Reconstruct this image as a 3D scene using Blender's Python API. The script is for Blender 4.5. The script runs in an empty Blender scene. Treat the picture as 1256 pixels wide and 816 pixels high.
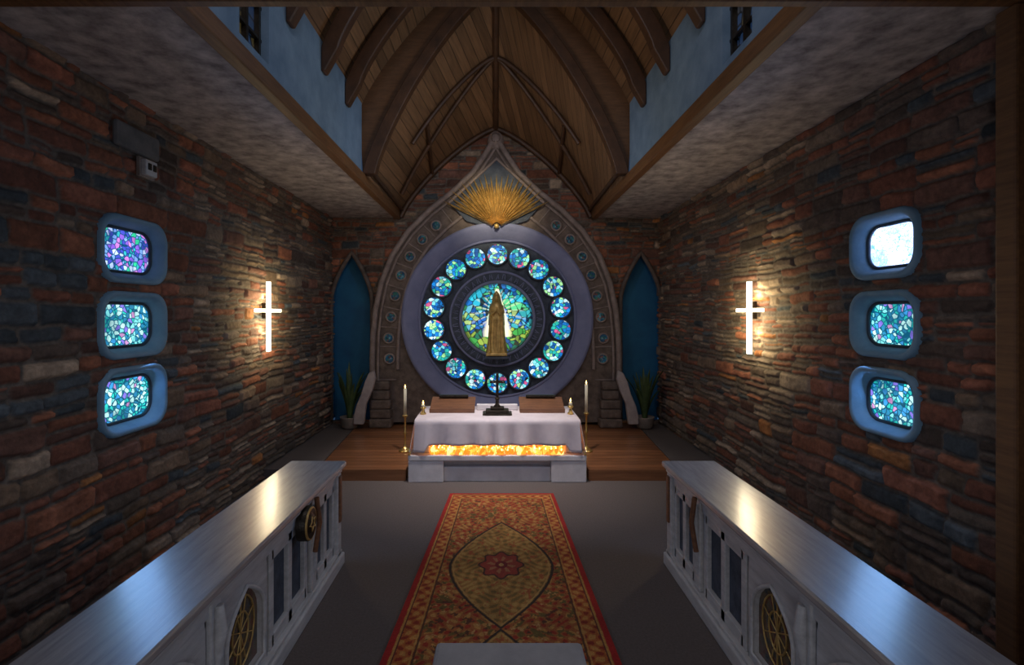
import bpy, bmesh, math, random
import numpy as np
from mathutils import Vector
random.seed(7); RNG=np.random.RandomState(11)
CAMZ=2.1; F=620.0; XW=2.95; DB=9.1; SOF=3.83; XI=1.75
def px(x,y,d): return ((x-608)*d/F, d, CAMZ+(385-y)*d/F)

# ---------------------------------------------------------------- helpers
def link(o,parent=None):
    bpy.context.scene.collection.objects.link(o)
    if parent is not None: o.parent=parent
    return o
def E(name):
    o=bpy.data.objects.new(name,None); o.empty_display_size=.1
    return link(o)
def mesh(name,verts,faces,mat=None,parent=None,smooth=False):
    me=bpy.data.meshes.new(name); me.from_pydata([tuple(v) for v in verts],[],[tuple(f) for f in faces]); me.update()
    if mat: me.materials.append(mat)
    if smooth:
        for p in me.polygons: p.use_smooth=True
    return link(bpy.data.objects.new(name,me),parent)
def fixn(o):
    bm=bmesh.new(); bm.from_mesh(o.data); bmesh.ops.recalc_face_normals(bm,faces=bm.faces); bm.to_mesh(o.data); bm.free(); return o
def bevel(o,w,seg=2):
    m=o.modifiers.new("bev",'BEVEL'); m.width=w; m.segments=seg; m.limit_method='ANGLE'; return o
def box(name,x0,x1,y0,y1,z0,z1,mat,parent=None,bev=0):
    v=[(x,y,z) for x in (x0,x1) for y in (y0,y1) for z in (z0,z1)]
    f=[(0,1,3,2),(4,6,7,5),(0,4,5,1),(2,3,7,6),(0,2,6,4),(1,5,7,3)]
    o=fixn(mesh(name,v,f,mat,parent))
    if bev: bevel(o,bev)
    return o
def lathe(name,prof,cx,cy,cz,mat,parent=None,n=32,sx=1,sy=1,fold=0,nf=9,axis='Z'):
    v=[];f=[]
    for k,(r,z) in enumerate(prof):
        for i in range(n):
            a=2*math.pi*i/n
            fr=fold*max(0,1-k/(len(prof)*.8)) if fold else 0
            rr=r*(1+fr*math.sin(nf*a+1.3*math.sin(k*.4)))
            if axis=='Z': v.append((cx+rr*sx*math.cos(a),cy+rr*sy*math.sin(a),cz+z))
            else: v.append((cx+rr*sx*math.cos(a),cy+z,cz+rr*sy*math.sin(a)))
    for k in range(len(prof)-1):
        for i in range(n):
            j=(i+1)%n; f.append((k*n+i,k*n+j,(k+1)*n+j,(k+1)*n+i))
    f.append(tuple(range(n))[::-1]); f.append(tuple((len(prof)-1)*n+i for i in range(n)))
    return fixn(mesh(name,v,f,mat,parent,True))
def tube(name,pts,r,mat,parent=None,cyc=False,res=3,radii=None):
    cu=bpy.data.curves.new(name,'CURVE'); cu.dimensions='3D'; cu.bevel_depth=r; cu.bevel_resolution=res; cu.use_fill_caps=True
    s=cu.splines.new('POLY'); s.points.add(len(pts)-1)
    for i,p in enumerate(pts):
        s.points[i].co=(*p,1)
        if radii: s.points[i].radius=radii[i]
    s.use_cyclic_u=cyc; cu.materials.append(mat)
    o=bpy.data.objects.new(name+"_c",cu); bpy.context.scene.collection.objects.link(o)
    dg=bpy.context.evaluated_depsgraph_get(); me=bpy.data.meshes.new_from_object(o.evaluated_get(dg))
    bpy.data.objects.remove(o); me.name=name
    for p in me.polygons: p.use_smooth=True
    return link(bpy.data.objects.new(name,me),parent)
def sphere(name,c,r,mat,parent=None,s=(1,1,1)):
    bm=bmesh.new(); bmesh.ops.create_uvsphere(bm,u_segments=20,v_segments=12,radius=r)
    for v in bm.verts: v.co=Vector((v.co.x*s[0]+c[0],v.co.y*s[1]+c[1],v.co.z*s[2]+c[2]))
    me=bpy.data.meshes.new(name); bm.to_mesh(me); bm.free(); me.materials.append(mat)
    for p in me.polygons: p.use_smooth=True
    return link(bpy.data.objects.new(name,me),parent)
def join(objs,name,parent=None):
    dg=bpy.context.evaluated_depsgraph_get(); bm=bmesh.new(); mats=[]
    for o in objs:
        me=bpy.data.meshes.new_from_object(o.evaluated_get(dg)); mp=[]
        for m in me.materials:
            if m not in mats: mats.append(m)
            mp.append(mats.index(m))
        for p in me.polygons: p.material_index=mp[p.material_index] if mp else 0
        bm.from_mesh(me); bpy.data.meshes.remove(me)
    me=bpy.data.meshes.new(name); bm.to_mesh(me); bm.free()
    for m in mats: me.materials.append(m)
    for o in objs: bpy.data.objects.remove(o)
    return link(bpy.data.objects.new(name,me),parent)
def colattr(me,cols):
    a=me.color_attributes.new("Col",'FLOAT_COLOR','POINT')
    c=np.ones((len(cols),4),np.float32); c[:,:3]=cols; a.data.foreach_set("color",c.ravel())

# ---------------------------------------------------------------- materials
class NT:
    def __init__(s,name):
        s.m=bpy.data.materials.new(name); s.m.use_nodes=True; s.t=s.m.node_tree; s.b=s.t.nodes["Principled BSDF"]
        s.co=s.n('ShaderNodeTexCoord').outputs['Object']
    def n(s,t,**k):
        x=s.t.nodes.new(t)
        for a,b in k.items(): setattr(x,a,b)
        return x
    def l(s,a,b): s.t.links.new(a,b)
    def noise(s,sc,det=4,vec=None,stretch=None,rough=.5):
        n=s.n('ShaderNodeTexNoise'); n.inputs['Scale'].default_value=sc; n.inputs['Detail'].default_value=det; n.inputs['Roughness'].default_value=rough
        v=vec or s.co
        if stretch:
            mp=s.n('ShaderNodeMapping'); mp.inputs['Scale'].default_value=stretch; s.l(v,mp.inputs[0]); v=mp.outputs[0]
        s.l(v,n.inputs['Vector']); return n.outputs['Fac']
    def ramp(s,fac,stops,const=False):
        r=s.n('ShaderNodeValToRGB'); e=r.color_ramp
        if const: e.interpolation='CONSTANT'
        while len(e.elements)<len(stops): e.elements.new(.5)
        for i,(p,c) in enumerate(stops): e.elements[i].position=p; e.elements[i].color=(*c,1) if len(c)==3 else c
        s.l(fac,r.inputs[0]); return r.outputs[0]
    def mix(s,a,b,fac=None,f=.5,mode='MIX'):
        m=s.n('ShaderNodeMixRGB',blend_type=mode); m.inputs[0].default_value=f
        if fac is not None: s.l(fac,m.inputs[0])
        for k,v in ((1,a),(2,b)):
            if isinstance(v,tuple): m.inputs[k].default_value=(*v,1)
            else: s.l(v,m.inputs[k])
        return m.outputs[0]
    def bump(s,h,st=.3,dist=.02):
        b=s.n('ShaderNodeBump'); b.inputs['Strength'].default_value=st; b.inputs['Distance'].default_value=dist
        s.l(h,b.inputs['Height']); s.l(b.outputs[0],s.b.inputs['Normal'])
    def set(s,**k):
        for a,v in k.items():
            i=s.b.inputs[a.replace('_',' ')]
            if hasattr(v,'links'): s.l(v,i)
            else: i.default_value=(*v,1) if isinstance(v,tuple) and len(v)==3 else v
def simple(name,c1,c2,rough=.7,sc=6,bump=.2,bsc=40,metal=0,stretch=None,det=6,lo=.3,hi=.7,coat=0):
    t=NT(name); f=t.noise(sc,det,stretch=stretch,rough=.62)
    t.set(Base_Color=t.ramp(f,[(lo,c1),(hi,c2)]),Roughness=rough,Metallic=metal)
    if coat: t.set(Coat_Weight=coat,Coat_Roughness=.2)
    if bump: t.bump(t.noise(bsc,6,stretch=stretch),bump,.01)
    return t.m
def emis(name,c,st):
    t=NT(name); t.set(Base_Color=c,Emission_Color=c,Emission_Strength=st); return t.m
def vcol(name,rough=.85,bsc=60,bst=.4,emit=0,sc=25,lo=.55):
    t=NT(name); a=t.n('ShaderNodeAttribute'); a.attribute_name="Col"
    f=t.noise(sc,8,rough=.65); k=t.ramp(f,[(.25,(lo,lo,lo)),(.75,(1.35,1.35,1.35))])
    c=t.mix(a.outputs['Color'],k,f=1,mode='MULTIPLY'); t.set(Base_Color=c,Roughness=rough)
    if emit: t.set(Emission_Color=c,Emission_Strength=emit)
    if bst: t.bump(t.noise(bsc,8,rough=.6),bst,.012)
    return t.m
def glass(name,scale,stops,st,lead=.06,leadcol=(.004,.006,.01),warp=0):
    t=NT(name); vec=t.co
    if warp:
        nn=t.n('ShaderNodeTexNoise'); nn.inputs['Scale'].default_value=scale*.6; t.l(t.co,nn.inputs['Vector'])
        va=t.n('ShaderNodeVectorMath',operation='SCALE'); t.l(nn.outputs['Color'],va.inputs[0]); va.inputs['Scale'].default_value=warp
        vb=t.n('ShaderNodeVectorMath',operation='ADD'); t.l(t.co,vb.inputs[0]); t.l(va.outputs[0],vb.inputs[1]); vec=vb.outputs[0]
    v=t.n('ShaderNodeTexVoronoi'); v.inputs['Scale'].default_value=scale; t.l(vec,v.inputs['Vector'])
    e=t.n('ShaderNodeTexVoronoi',feature='DISTANCE_TO_EDGE'); e.inputs['Scale'].default_value=scale; t.l(vec,e.inputs['Vector'])
    sp=t.n('ShaderNodeSeparateColor'); t.l(v.outputs['Color'],sp.inputs[0])
    c=t.ramp(sp.outputs[0],stops,True)
    g=t.noise(scale*.25,3); c=t.mix(c,t.ramp(g,[(.3,(.45,.45,.5)),(.7,(1.6,1.6,1.6))]),f=1,mode='MULTIPLY')
    k=t.ramp(e.outputs['Distance'],[(lead*.5,(0,0,0)),(lead,(1,1,1))])
    c=t.mix(leadcol,c,fac=k); t.set(Base_Color=(.02,.03,.04),Emission_Color=c,Emission_Strength=st,Roughness=.2)
    return t.m

M_stone=vcol("rubble_stone_brick")
M_plaster=simple("mottled_plaster",(.17,.145,.145),(.60,.54,.52),.85,7,.9,16,det=10,lo=.3,hi=.7)
M_block=simple("lintel_block",(.10,.11,.12),(.2,.2,.2),.85,7,.9,16)
M_clere=simple("clerestory_plaster",(.12,.20,.30),(.20,.30,.42),.85,4,.25,25)
M_beam=simple("dark_oak",(.12,.052,.02),(.23,.11,.04),.5,5,.2,30,stretch=(8,.6,8))
M_rib=simple("rib_oak",(.042,.019,.009),(.10,.044,.019),.5,5,.2,30)
M_white=simple("painted_white_wood",(.46,.45,.45),(.66,.65,.65),.42,5,.25,30,stretch=(6,1,6))
M_altar=simple("altar_white_paint",(.62,.58,.58),(.8,.76,.76),.6,5,.15,30)
M_top=simple("worn_white_benchtop",(.26,.25,.26),(.46,.44,.44),.35,4,.15,22,stretch=(10,.9,10),coat=1.0)
M_carpet=simple("grey_carpet",(.125,.10,.09),(.17,.14,.13),.95,60,.6,220)
M_blue=simple("deep_blue_plaster",(.010,.10,.22),(.02,.17,.33),.7,2,.1,20)
M_lav=simple("lavender_plaster",(.17,.19,.33),(.25,.27,.44),.8,3,.2,25)
M_slate=simple("slate_stone",(.035,.045,.065),(.09,.11,.15),.8,9,.5,50)
M_carved=simple("carved_stone",(.085,.062,.05),(.20,.15,.125),.8,9,.7,35)
M_mould=simple("pink_grey_stone",(.19,.145,.13),(.34,.27,.245),.75,8,.4,40)
M_gold=simple("aged_gold",(.40,.24,.07),(.80,.55,.2),.42,12,.15,50,metal=.45)
M_brass=simple("brass",(.55,.35,.1),(.8,.55,.2),.3,12,0,metal=.8)
M_dark=simple("dark_bronze",(.02,.016,.012),(.06,.045,.03),.4,20,.3,60,metal=.6)
M_cloth=simple("white_linen",(.68,.59,.61),(.82,.73,.75),.9,5,.2,180)
M_wax=simple("wax",(.75,.68,.5),(.85,.78,.6),.5,5,0)
M_marble=simple("pale_marble",(.34,.28,.28),(.5,.44,.43),.6,6,.15,30)
M_reveal=simple("window_reveal_plaster",(.15,.30,.44),(.25,.42,.56),.6,5,.25,30)
M_wframe=simple("window_frame_blue_grey",(.02,.04,.06),(.05,.08,.11),.5,5,.2,30)
M_leaf=simple("leaf_green",(.03,.06,.02),(.10,.15,.05),.5,8,.1,40)
M_pot=simple("pot_clay",(.2,.17,.15),(.35,.3,.27),.7,8,.2,40)
M_brownw=simple("walnut",(.12,.05,.025),(.25,.11,.05),.45,6,.15,30,stretch=(1,6,6))
M_cushion=simple("grey_cushion",(.38,.35,.34),(.5,.47,.45),.85,6,.3,90)
M_wood=simple("vault_board_plain",(.10,.05,.024),(.17,.085,.04),.5,6,.2,30,stretch=(1,6,6))
M_mosaic=glass("side_window_mosaic",26,[(0,(.02,.22,.4)),(.18,(.02,.5,.45)),(.42,(.2,.72,.72)),(.6,(.04,.3,.65)),(.7,(.5,.9,.85)),(.90,(.2,.16,.65)),(.96,(.5,.25,.5))],1.25,.12,(.0,.08,.16),.03)
M_mosaicp=glass("side_window_mosaic_violet",26,[(0,(.05,.07,.5)),(.2,(.03,.45,.5)),(.4,(.2,.4,.9)),(.58,(.55,.2,.65)),(.7,(.5,.65,.95)),(.87,(.22,.1,.65)),(.94,(.03,.6,.3))],1.35,.12,(.0,.06,.18),.03)
M_mosaich=glass("side_window_mosaic_bright",30,[(0,(.45,.6,1)),(.5,(.75,.82,1)),(.8,(.4,.6,1))],2.8,.05,(.1,.3,.9),.03)
M_round=glass("roundel_stained_glass",17,[(0,(.005,.10,.35)),(.2,(.02,.4,.34)),(.38,(.2,.7,.8)),(.52,(.01,.22,.65)),(.68,(.35,.75,.3)),(.8,(.6,.85,.9)),(.92,(.6,.1,.25))],1.2,.07)
M_slit=glass("slit_glass",8,[(0,(.05,.12,.3)),(.5,(.1,.1,.12)),(.8,(.2,.15,.05))],.12,.08)
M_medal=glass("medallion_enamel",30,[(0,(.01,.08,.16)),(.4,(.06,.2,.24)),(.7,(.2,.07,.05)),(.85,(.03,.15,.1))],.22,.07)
M_trac=glass("bench_tracery",26,[(0,(.10,.02,.01)),(.4,(.02,.025,.03)),(.7,(.08,.05,.02))],.10,.1,(.10,.06,.03))
M_cross=emis("cross_light",(1,.86,.62),6)
M_flame=emis("flame",(1,.6,.18),6)
def cupmat():
    t=NT("amber_candle_glass")
    v=t.n('ShaderNodeTexVoronoi'); v.inputs['Scale'].default_value=16; t.l(t.co,v.inputs['Vector'])
    sp=t.n('ShaderNodeSeparateColor'); t.l(v.outputs['Color'],sp.inputs[0])
    c=t.ramp(sp.outputs[0],[(0,(1,.20,.015)),(.35,(1,.42,.06)),(.65,(1,.75,.25)),(.85,(.9,.28,.02))],True)
    t.set(Base_Color=c,Emission_Color=c,Emission_Strength=1.4,Roughness=.2); return t.m
M_cup=cupmat()
def boards(name,c1,c2,uv=True,scale=6.0,rough=.45,axis=0,along=1):
    t=NT(name)
    src=t.n('ShaderNodeTexCoord').outputs['UV'] if uv else t.co
    sp=t.n('ShaderNodeSeparateXYZ'); t.l(src,sp.inputs[0])
    m=t.n('ShaderNodeMath',operation='MULTIPLY'); t.l(sp.outputs[axis],m.inputs[0]); m.inputs[1].default_value=scale
    fl=t.n('ShaderNodeMath',operation='FLOOR'); t.l(m.outputs[0],fl.inputs[0])
    fr=t.n('ShaderNodeMath',operation='FRACT'); t.l(m.outputs[0],fr.inputs[0])
    wn=t.n('ShaderNodeTexWhiteNoise',noise_dimensions='1D'); t.l(fl.outputs[0],wn.inputs['W'])
    st=(10,.8,1) if axis==0 else (.8,10,10)
    g=t.noise(3,8,vec=src,stretch=st)
    c=t.ramp(g,[(.3,c1),(.7,c2)])
    c=t.mix(c,t.ramp(wn.outputs['Value'],[(0,(.72,.72,.72)),(1,(1.2,1.2,1.2))]),f=1,mode='MULTIPLY')
    gap=t.ramp(fr.outputs[0],[(0,(0,0,0)),(.05,(1,1,1)),(.95,(1,1,1)),(1,(0,0,0))])
    c=t.mix((.03,.015,.008),c,fac=gap); t.set(Base_Color=c,Roughness=rough); t.bump(gap,.5,.01)
    return t.m
M_vault=boards("vault_boards",(.16,.085,.04),(.27,.145,.068),True,6.5,.6)
M_plat=boards("platform_boards",(.22,.085,.035),(.36,.15,.065),False,7,.3,axis=1)

# ---------------------------------------------------------------- numpy noise
def vnoise(x,y,seed=0):
    r=np.random.RandomState(seed).rand(257,257)
    xi=np.floor(x).astype(int); yi=np.floor(y).astype(int); fx=x-xi; fy=y-yi
    fx=fx*fx*(3-2*fx); fy=fy*fy*(3-2*fy); a=xi%256; b=yi%256
    return (r[a,b]*(1-fx)+r[a+1,b]*fx)*(1-fy)+(r[a,b+1]*(1-fx)+r[a+1,b+1]*fx)*fy
def fbm(x,y,seed=0,o=4):
    s=0;am=.5
    for i in range(o): s=s+am*vnoise(x*2**i+7.3*i,y*2**i+3.1*i,seed+i); am*=.5
    return s
PAL=np.array([(.27,.10,.06),(.18,.085,.06),(.32,.12,.065),(.13,.09,.07),(.24,.16,.105),(.38,.28,.20),(.065,.08,.09),(.10,.12,.135),(.42,.17,.055),(.19,.14,.105)])
def stone_wall(name,fpos,U0,U1,V0,V1,res,hole,seed,side=0,flat_=None):
    nu=int((U1-U0)/res)+1; nv=int((V1-V0)/res)+1
    u=np.linspace(U0,U1,nu); v=np.linspace(V0,V1,nv); UU,VV=np.meshgrid(u,v,indexing='ij')
    wu=UU+.05*(fbm(UU*3,VV*3,seed+20)-.47); wv=VV+.09*(fbm(UU*.9,VV*1.2,seed+30,2)-.4)+.045*(fbm(UU*5,VV*5,seed+33)-.47)
    wu=wu+.06*(fbm(UU*8,VV*8,seed+37)-.47)
    rs=np.random.RandomState(seed); rows=[V0-1]
    while rows[-1]<V1+1: rows.append(rows[-1]+rs.choice([.08,.095,.11,.13,.15,.175]))
    rows=np.array(rows); ri=np.clip(np.searchsorted(rows,wv)-1,0,len(rows)-2)
    dv=np.minimum(wv-rows[ri],rows[ri+1]-wv)
    D=np.zeros_like(UU); C=np.zeros(UU.shape+(3,)); R=np.zeros_like(UU)
    for k in range(len(rows)-1):
        m=ri==k
        if not m.any(): continue
        hrow=rows[k+1]-rows[k]; b=[U0-1-rs.rand()]
        while b[-1]<U1+1: b.append(b[-1]+rs.uniform(1.0,3.3)*hrow+.05)
        b=np.array(b); w=wu[m]; bi=np.clip(np.searchsorted(b,w)-1,0,len(b)-2)
        dloc=np.minimum(w-b[bi],b[bi+1]-w); dvl=dv[m]
        hr=rs.rand(len(b)); ps=np.where(b>4.7,.75,.22) if side else .5
        split=(rs.rand(len(b))<ps)
        mid=rows[k]+hrow*rs.uniform(.38,.62,len(b)); wvl=wv[m]; up=(wvl>mid[bi])
        dvl=np.where(split[bi],np.minimum(dvl,np.abs(wvl-mid[bi])),dvl); dv[m]=dvl
        D[m]=dloc; hr2=rs.rand(len(b)); R[m]=np.where(split[bi]&up,hr2[bi],hr[bi])
        uc=(b[:-1]+b[1:])/2
        pi=np.zeros(len(b),int); pj=np.zeros(len(b),int)
        for j in range(len(b)-1):
            d=uc[j]; zz=rows[k]
            pb=[.26,.16,.22,.12,.08,.03,.03,.03,.04,.04]
            if side!=0 and d>4.9: pb=[.12,.14,.09,.16,.20,.14,.02,.03,.02,.12]
            if side==-1 and d<3.72 and 1.3<zz<2.6: pb=[.16,.1,.14,.06,.02,.02,.22,.24,.02,.02]
            if side==1 and d<4.2: pb=[.16,.14,.16,.17,.07,.02,.09,.10,.02,.07]
            pb=np.array(pb); pi[j]=rs.choice(10,p=pb/pb.sum()); pj[j]=rs.choice(10,p=pb/pb.sum())
        pk=np.where(split[bi]&up,pj[bi],pi[bi])
        C[m]=PAL[pk]*(0.6+.75*R[m])[:,None]
    dd=np.minimum(D,dv); dd=dd-.25*np.clip(.03-np.maximum(D,dv),0,.03)
    prof=np.clip((dd-.008)/.020,0,1); prof=prof*prof*(3-2*prof)
    n1=fbm(UU*9,VV*9,seed+50); n2=fbm(UU*35,VV*35,seed+60,3)
    H=prof*(.016+.028*R)+.022*(n1-.5)*prof+.012*(n2-.45)
    if flat_ is not None: H=np.where(flat_(UU,VV),.01,H)
    mort=np.array((.17,.14,.115)); a=np.clip((dd-.007)/.008,0,1)[...,None]
    C=C*(0.5+1.0*n1[...,None]); C=mort*(.6+.7*n2[...,None])*(1-a)+C*a
    keep=np.ones((nu-1,nv-1),bool)
    if hole is not None:
        cu=(UU[:-1,:-1]+UU[1:,1:])/2; cv=(VV[:-1,:-1]+VV[1:,1:])/2; keep=~hole(cu,cv)
    P=fpos(UU,VV,H).reshape(-1,3); idx=np.arange(nu*nv).reshape(nu,nv)
    q=np.stack([idx[:-1,:-1],idx[1:,:-1],idx[1:,1:],idx[:-1,1:]],-1)[keep]
    me=bpy.data.meshes.new(name); me.from_pydata(P.tolist(),[],q.tolist()); me.update()
    colattr(me,C.reshape(-1,3)); me.materials.append(M_stone)
    me.polygons.foreach_set("use_smooth",[True]*len(me.polygons))
    return link(bpy.data.objects.new(name,me))

WL=[(4.11,2.61,.35,.235),(4.11,2.01,.35,.235),(4.11,1.41,.35,.235)]
WR=[(3.83,2.62,.31,.225),(3.83,2.02,.31,.225),(3.83,1.43,.31,.225)]
def rr(cu,cv,a,b,r,n=10):
    pts=[]
    for (sx,sy,a0) in ((1,1,0),(-1,1,90),(-1,-1,180),(1,-1,270)):
        for i in range(n+1):
            t=math.radians(a0+90*i/n); pts.append((cu+sx*(a-r)+r*math.cos(t),cv+sy*(b-r)+r*math.sin(t)))
    return pts
def rrmask(u,v,c,g=0):
    a,b,r=c[2]+g,c[3]+g,.15+g
    x=np.maximum(np.abs(u-c[0])-(a-r),0); y=np.maximum(np.abs(v-c[1])-(b-r),0); return x*x+y*y<r*r
def sidehole(W,g=0): return lambda u,v: np.any([rrmask(u,v,c,g) for c in W],axis=0)
stone_wall("wall_left",lambda u,v,h:np.stack([-XW+h,u,v],-1),-1.5,DB+.05,0,SOF+.1,.0115,sidehole(WL),3,-1,sidehole(WL,.04))
stone_wall("wall_right",lambda u,v,h:np.stack([XW-h,u,v],-1),-1.5,DB+.05,0,SOF+.1,.0115,sidehole(WR),5,1,sidehole(WR,.04))
NC=[-2.58,2.60]; NHW=.37; NZ0=.2; NZS=2.3; NZT=3.2
def lanc(u,v,c):
    t=np.clip((v-NZS)/(NZT-NZS),0,1); w=NHW*(1-t**1.7); return (np.abs(u-c)<w)&(v>NZ0)&(v<NZT)
stone_wall("wall_back",lambda u,v,h:np.stack([u,DB-h*.8,v],-1),-2.97,2.97,.0,5.6,.014,lambda u,v:lanc(u,v,NC[0])|lanc(u,v,NC[1])|((np.abs(u)>1.9)&(v>4.0)),9,0)
box("wall_rear",-3.1,3.1,-1.65,-1.5,0,7,M_plaster)
for i,c in enumerate(NC):
    n=E("wall_niche_left" if i==0 else "wall_niche_right")
    box("blue_back",c-.37,c+.37,DB+.18,DB+.22,.15,3.3,M_blue,n)
    L=[(c-NHW,NZ0)]+[(c-NHW*(1-t**1.7),NZS+(NZT-NZS)*t) for t in np.linspace(0,1,14)]
    Rr=[(c+NHW*(1-t**1.7),NZS+(NZT-NZS)*t) for t in np.linspace(1,0,14)][1:]+[(c+NHW,NZ0)]
    O=L+Rr; v=[(x,DB-.03,z) for x,z in O]+[(x,DB+.2,z) for x,z in O]; k=len(O)
    mesh("reveal",v,[(j,j+1,k+j+1,k+j) for j in range(k-1)],M_blue,n)
    tube("moulding",[(x,DB-.05,z) for x,z in O],.04,M_carved,n)

box("floor",-3.1,3.1,-1.6,DB+.3,-.1,0,M_carpet)
PZ=.14; PD=6.35
def poly(name,pts,z0,z1,mat,parent=None):
    n=len(pts); v=[(x,y,z0) for x,y in pts]+[(x,y,z1) for x,y in pts]
    f=[tuple(range(n)),tuple(range(n,2*n))]+[(i,(i+1)%n,n+(i+1)%n,n+i) for i in range(n)]
    return fixn(mesh(name,v,f,mat,parent))
poly("floor_altar_platform",[(-2.25,PD),(-1.13,PD),(-1.13,7.2),(1.17,7.2),(1.17,PD),(2.3,PD),(2.5,DB),(-2.45,DB)],0,PZ,M_plat)
poly("floor_strip_left",[(-XW,PD+.05),(-2.27,PD+.05),(-2.47,DB),(-XW,DB)],0,PZ-.01,M_carpet)
poly("floor_strip_right",[(XW,PD+.05),(2.32,PD+.05),(2.52,DB),(XW,DB)],0,PZ-.01,M_carpet)

for s,nm in ((-1,"left"),(1,"right")):
    a,b=sorted((s*3.1,s*XI)); box("ceiling_soffit_"+nm,a,b,-1.5,DB,SOF,SOF+.1,M_plaster)
    a,b=sorted((s*(XI+.06),s*(XI-.04))); box("trim_beam_"+nm,a,b,-1.5,DB-.01,SOF-.035,SOF+.10,M_beam,None,.01)
    a,b=sorted((s*XI,s*(XI+.2)))
    w=E("wall_clerestory_"+nm)
    box("plaster_near",a,b,-1.5,3.45,SOF+.1,4.85,M_clere,w); box("plaster_far",a,b,3.9,6.6,SOF+.1,4.85,M_clere,w)
    box("plaster_sill",a,b,3.45,3.9,SOF+.1,4.02,M_clere,w); box("plaster_head",a,b,3.45,3.9,4.7,4.85,M_clere,w)
    g=E("window_1" if s<0 else "window_2")
    box("glass",s*(XI+.1)-.01,s*(XI+.1)+.01,3.45,3.9,4.02,4.7,M_slit,g)
    for y in (3.47,3.665,3.86): box("mullion",s*(XI+.07)-.02,s*(XI+.07)+.02,y-.015,y+.015,4.02,4.7,M_dark,g)
    for z in (4.2,4.45): box("bar",s*(XI+.07)-.015,s*(XI+.07)+.015,3.45,3.9,z-.01,z+.01,M_dark,g)

def gz(x,w,h): 
    q=min(1,abs(x)/w); return h*max(0,1-q**1.3)**.8
SS=[math.sin(t) for t in np.linspace(-math.pi/2,math.pi/2,49)]
def vloft(name,secs,mat):
    v=[];f=[];uv=[]
    for k,(d,w,z0,h) in enumerate(secs):
        acc=0;prev=None
        for s in SS:
            p=(w*s,d,z0+gz(w*s,w,h)); 
            if prev: acc+=math.dist(p,prev)
            prev=p; v.append(p); uv.append((acc,d))
    n=len(SS)
    for k in range(len(secs)-1):
        for i in range(n-1): f.append((k*n+i,k*n+i+1,(k+1)*n+i+1,(k+1)*n+i))
    o=mesh(name,v,f,mat,None,True); L=o.data.uv_layers.new()
    for lp in o.data.loops: L.data[lp.index].uv=uv[lp.vertex_index]
    return o
vloft("ceiling_nave_vault",[(-1.5,XI+.05,4.77,1.95),(6.7,XI+.05,4.77,1.95)],M_vault)
AP=lambda d:(d,XI,3.83,2.72-(d-6.67)*(1.12/2.43))
vloft("ceiling_apse_vault",[AP(6.67),AP(7.3),AP(8),AP(8.6),AP(DB+.03)],M_vault)
v=[];n=len(SS)
for s in SS: v.append((1.75*s,6.68,3.83+gz(1.75*s,1.75,2.72)))
for s in SS: v.append((1.8*s,6.68,4.80+gz(1.8*s,1.8,1.97)))
mesh("ceiling_diaphragm",v,[(i,i+1,n+i+1,n+i) for i in range(n-1)],M_wood)
ROOF=E("ceiling_ribs")
def rib(name,d,w,z0,h,th=.2,wd=.13,foot=0,mat=M_rib):
    v=[]
    P=[]
    for s in SS: P.append(((w-th)*s,z0+gz((w-th)*s,w-th,h-th*1.1),w*s,z0+gz(w*s,w,h)))
    if foot:
        P=[(-(w-th*.2),z0-foot,-w,z0-foot)]+P+[((w-th*.2),z0-foot,w,z0-foot)]
    for (a,b,c,e) in P: v+= [(a,d,b),(a,d+wd,b),(c,d+wd,e),(c,d,e)]
    f=[(0,1,2,3),tuple(len(v)-4+k for k in (3,2,1,0))]
    for i in range(len(P)-1):
        for k in range(4): f.append((i*4+k,i*4+(k+1)%4,i*4+4+(k+1)%4,i*4+4+k))
    return bevel(fixn(mesh(name,v,f,mat,ROOF)),.012)
rib("arch_rib",6.6,XI-.005,3.93,2.62,.17,.14)
for d in (5.85,5.05,4.2,3.35): rib("arch_rib",d,XI-.005,4.77,1.93,.17,.12,.24)
def ap(s,d,off=.05):
    _,w,z0,h=AP(d); w-=off; return (w*s,d,z0+gz(w*s,w,h-off))
a=ROOF
tube("ridge",[ap(0,d,.06) for d in np.linspace(6.75,DB,12)],.05,M_rib,a)
box("nave_ridge",-.05,.05,-1.4,6.7,6.52,6.66,M_rib,a)
tube("purlin",[ap(s,7.7,.06) for s in np.linspace(-.75,.75,25)],.034,M_rib,a)
for sg in (-1,1):
    tube("diag_upper",[ap(sg*t*.93,7.7+t*.75,.06) for t in np.linspace(0,1,16)],.036,M_rib,a)
    tube("diag_lower",[ap(sg*(.62+.05*t),7.75+(DB-7.75)*t,.06) for t in np.linspace(0,1,16)],.03,M_rib,a)
    tube("eave",[ap(sg*.97,d,.03) for d in np.linspace(6.8,DB,10)],.03,M_rib,a)
    tube("wall_rib",[ap(sg*t,DB-.06,.05) for t in np.linspace(0,1,24)],.05,M_rib,a)
box("trim_tie_beam",-2.95,2.95,2.72,2.78,3.785,3.829,M_beam,None,.008)
box("trim_post",2.80,2.94,2.72,2.84,0,3.78,M_beam,None,.015)

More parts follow.
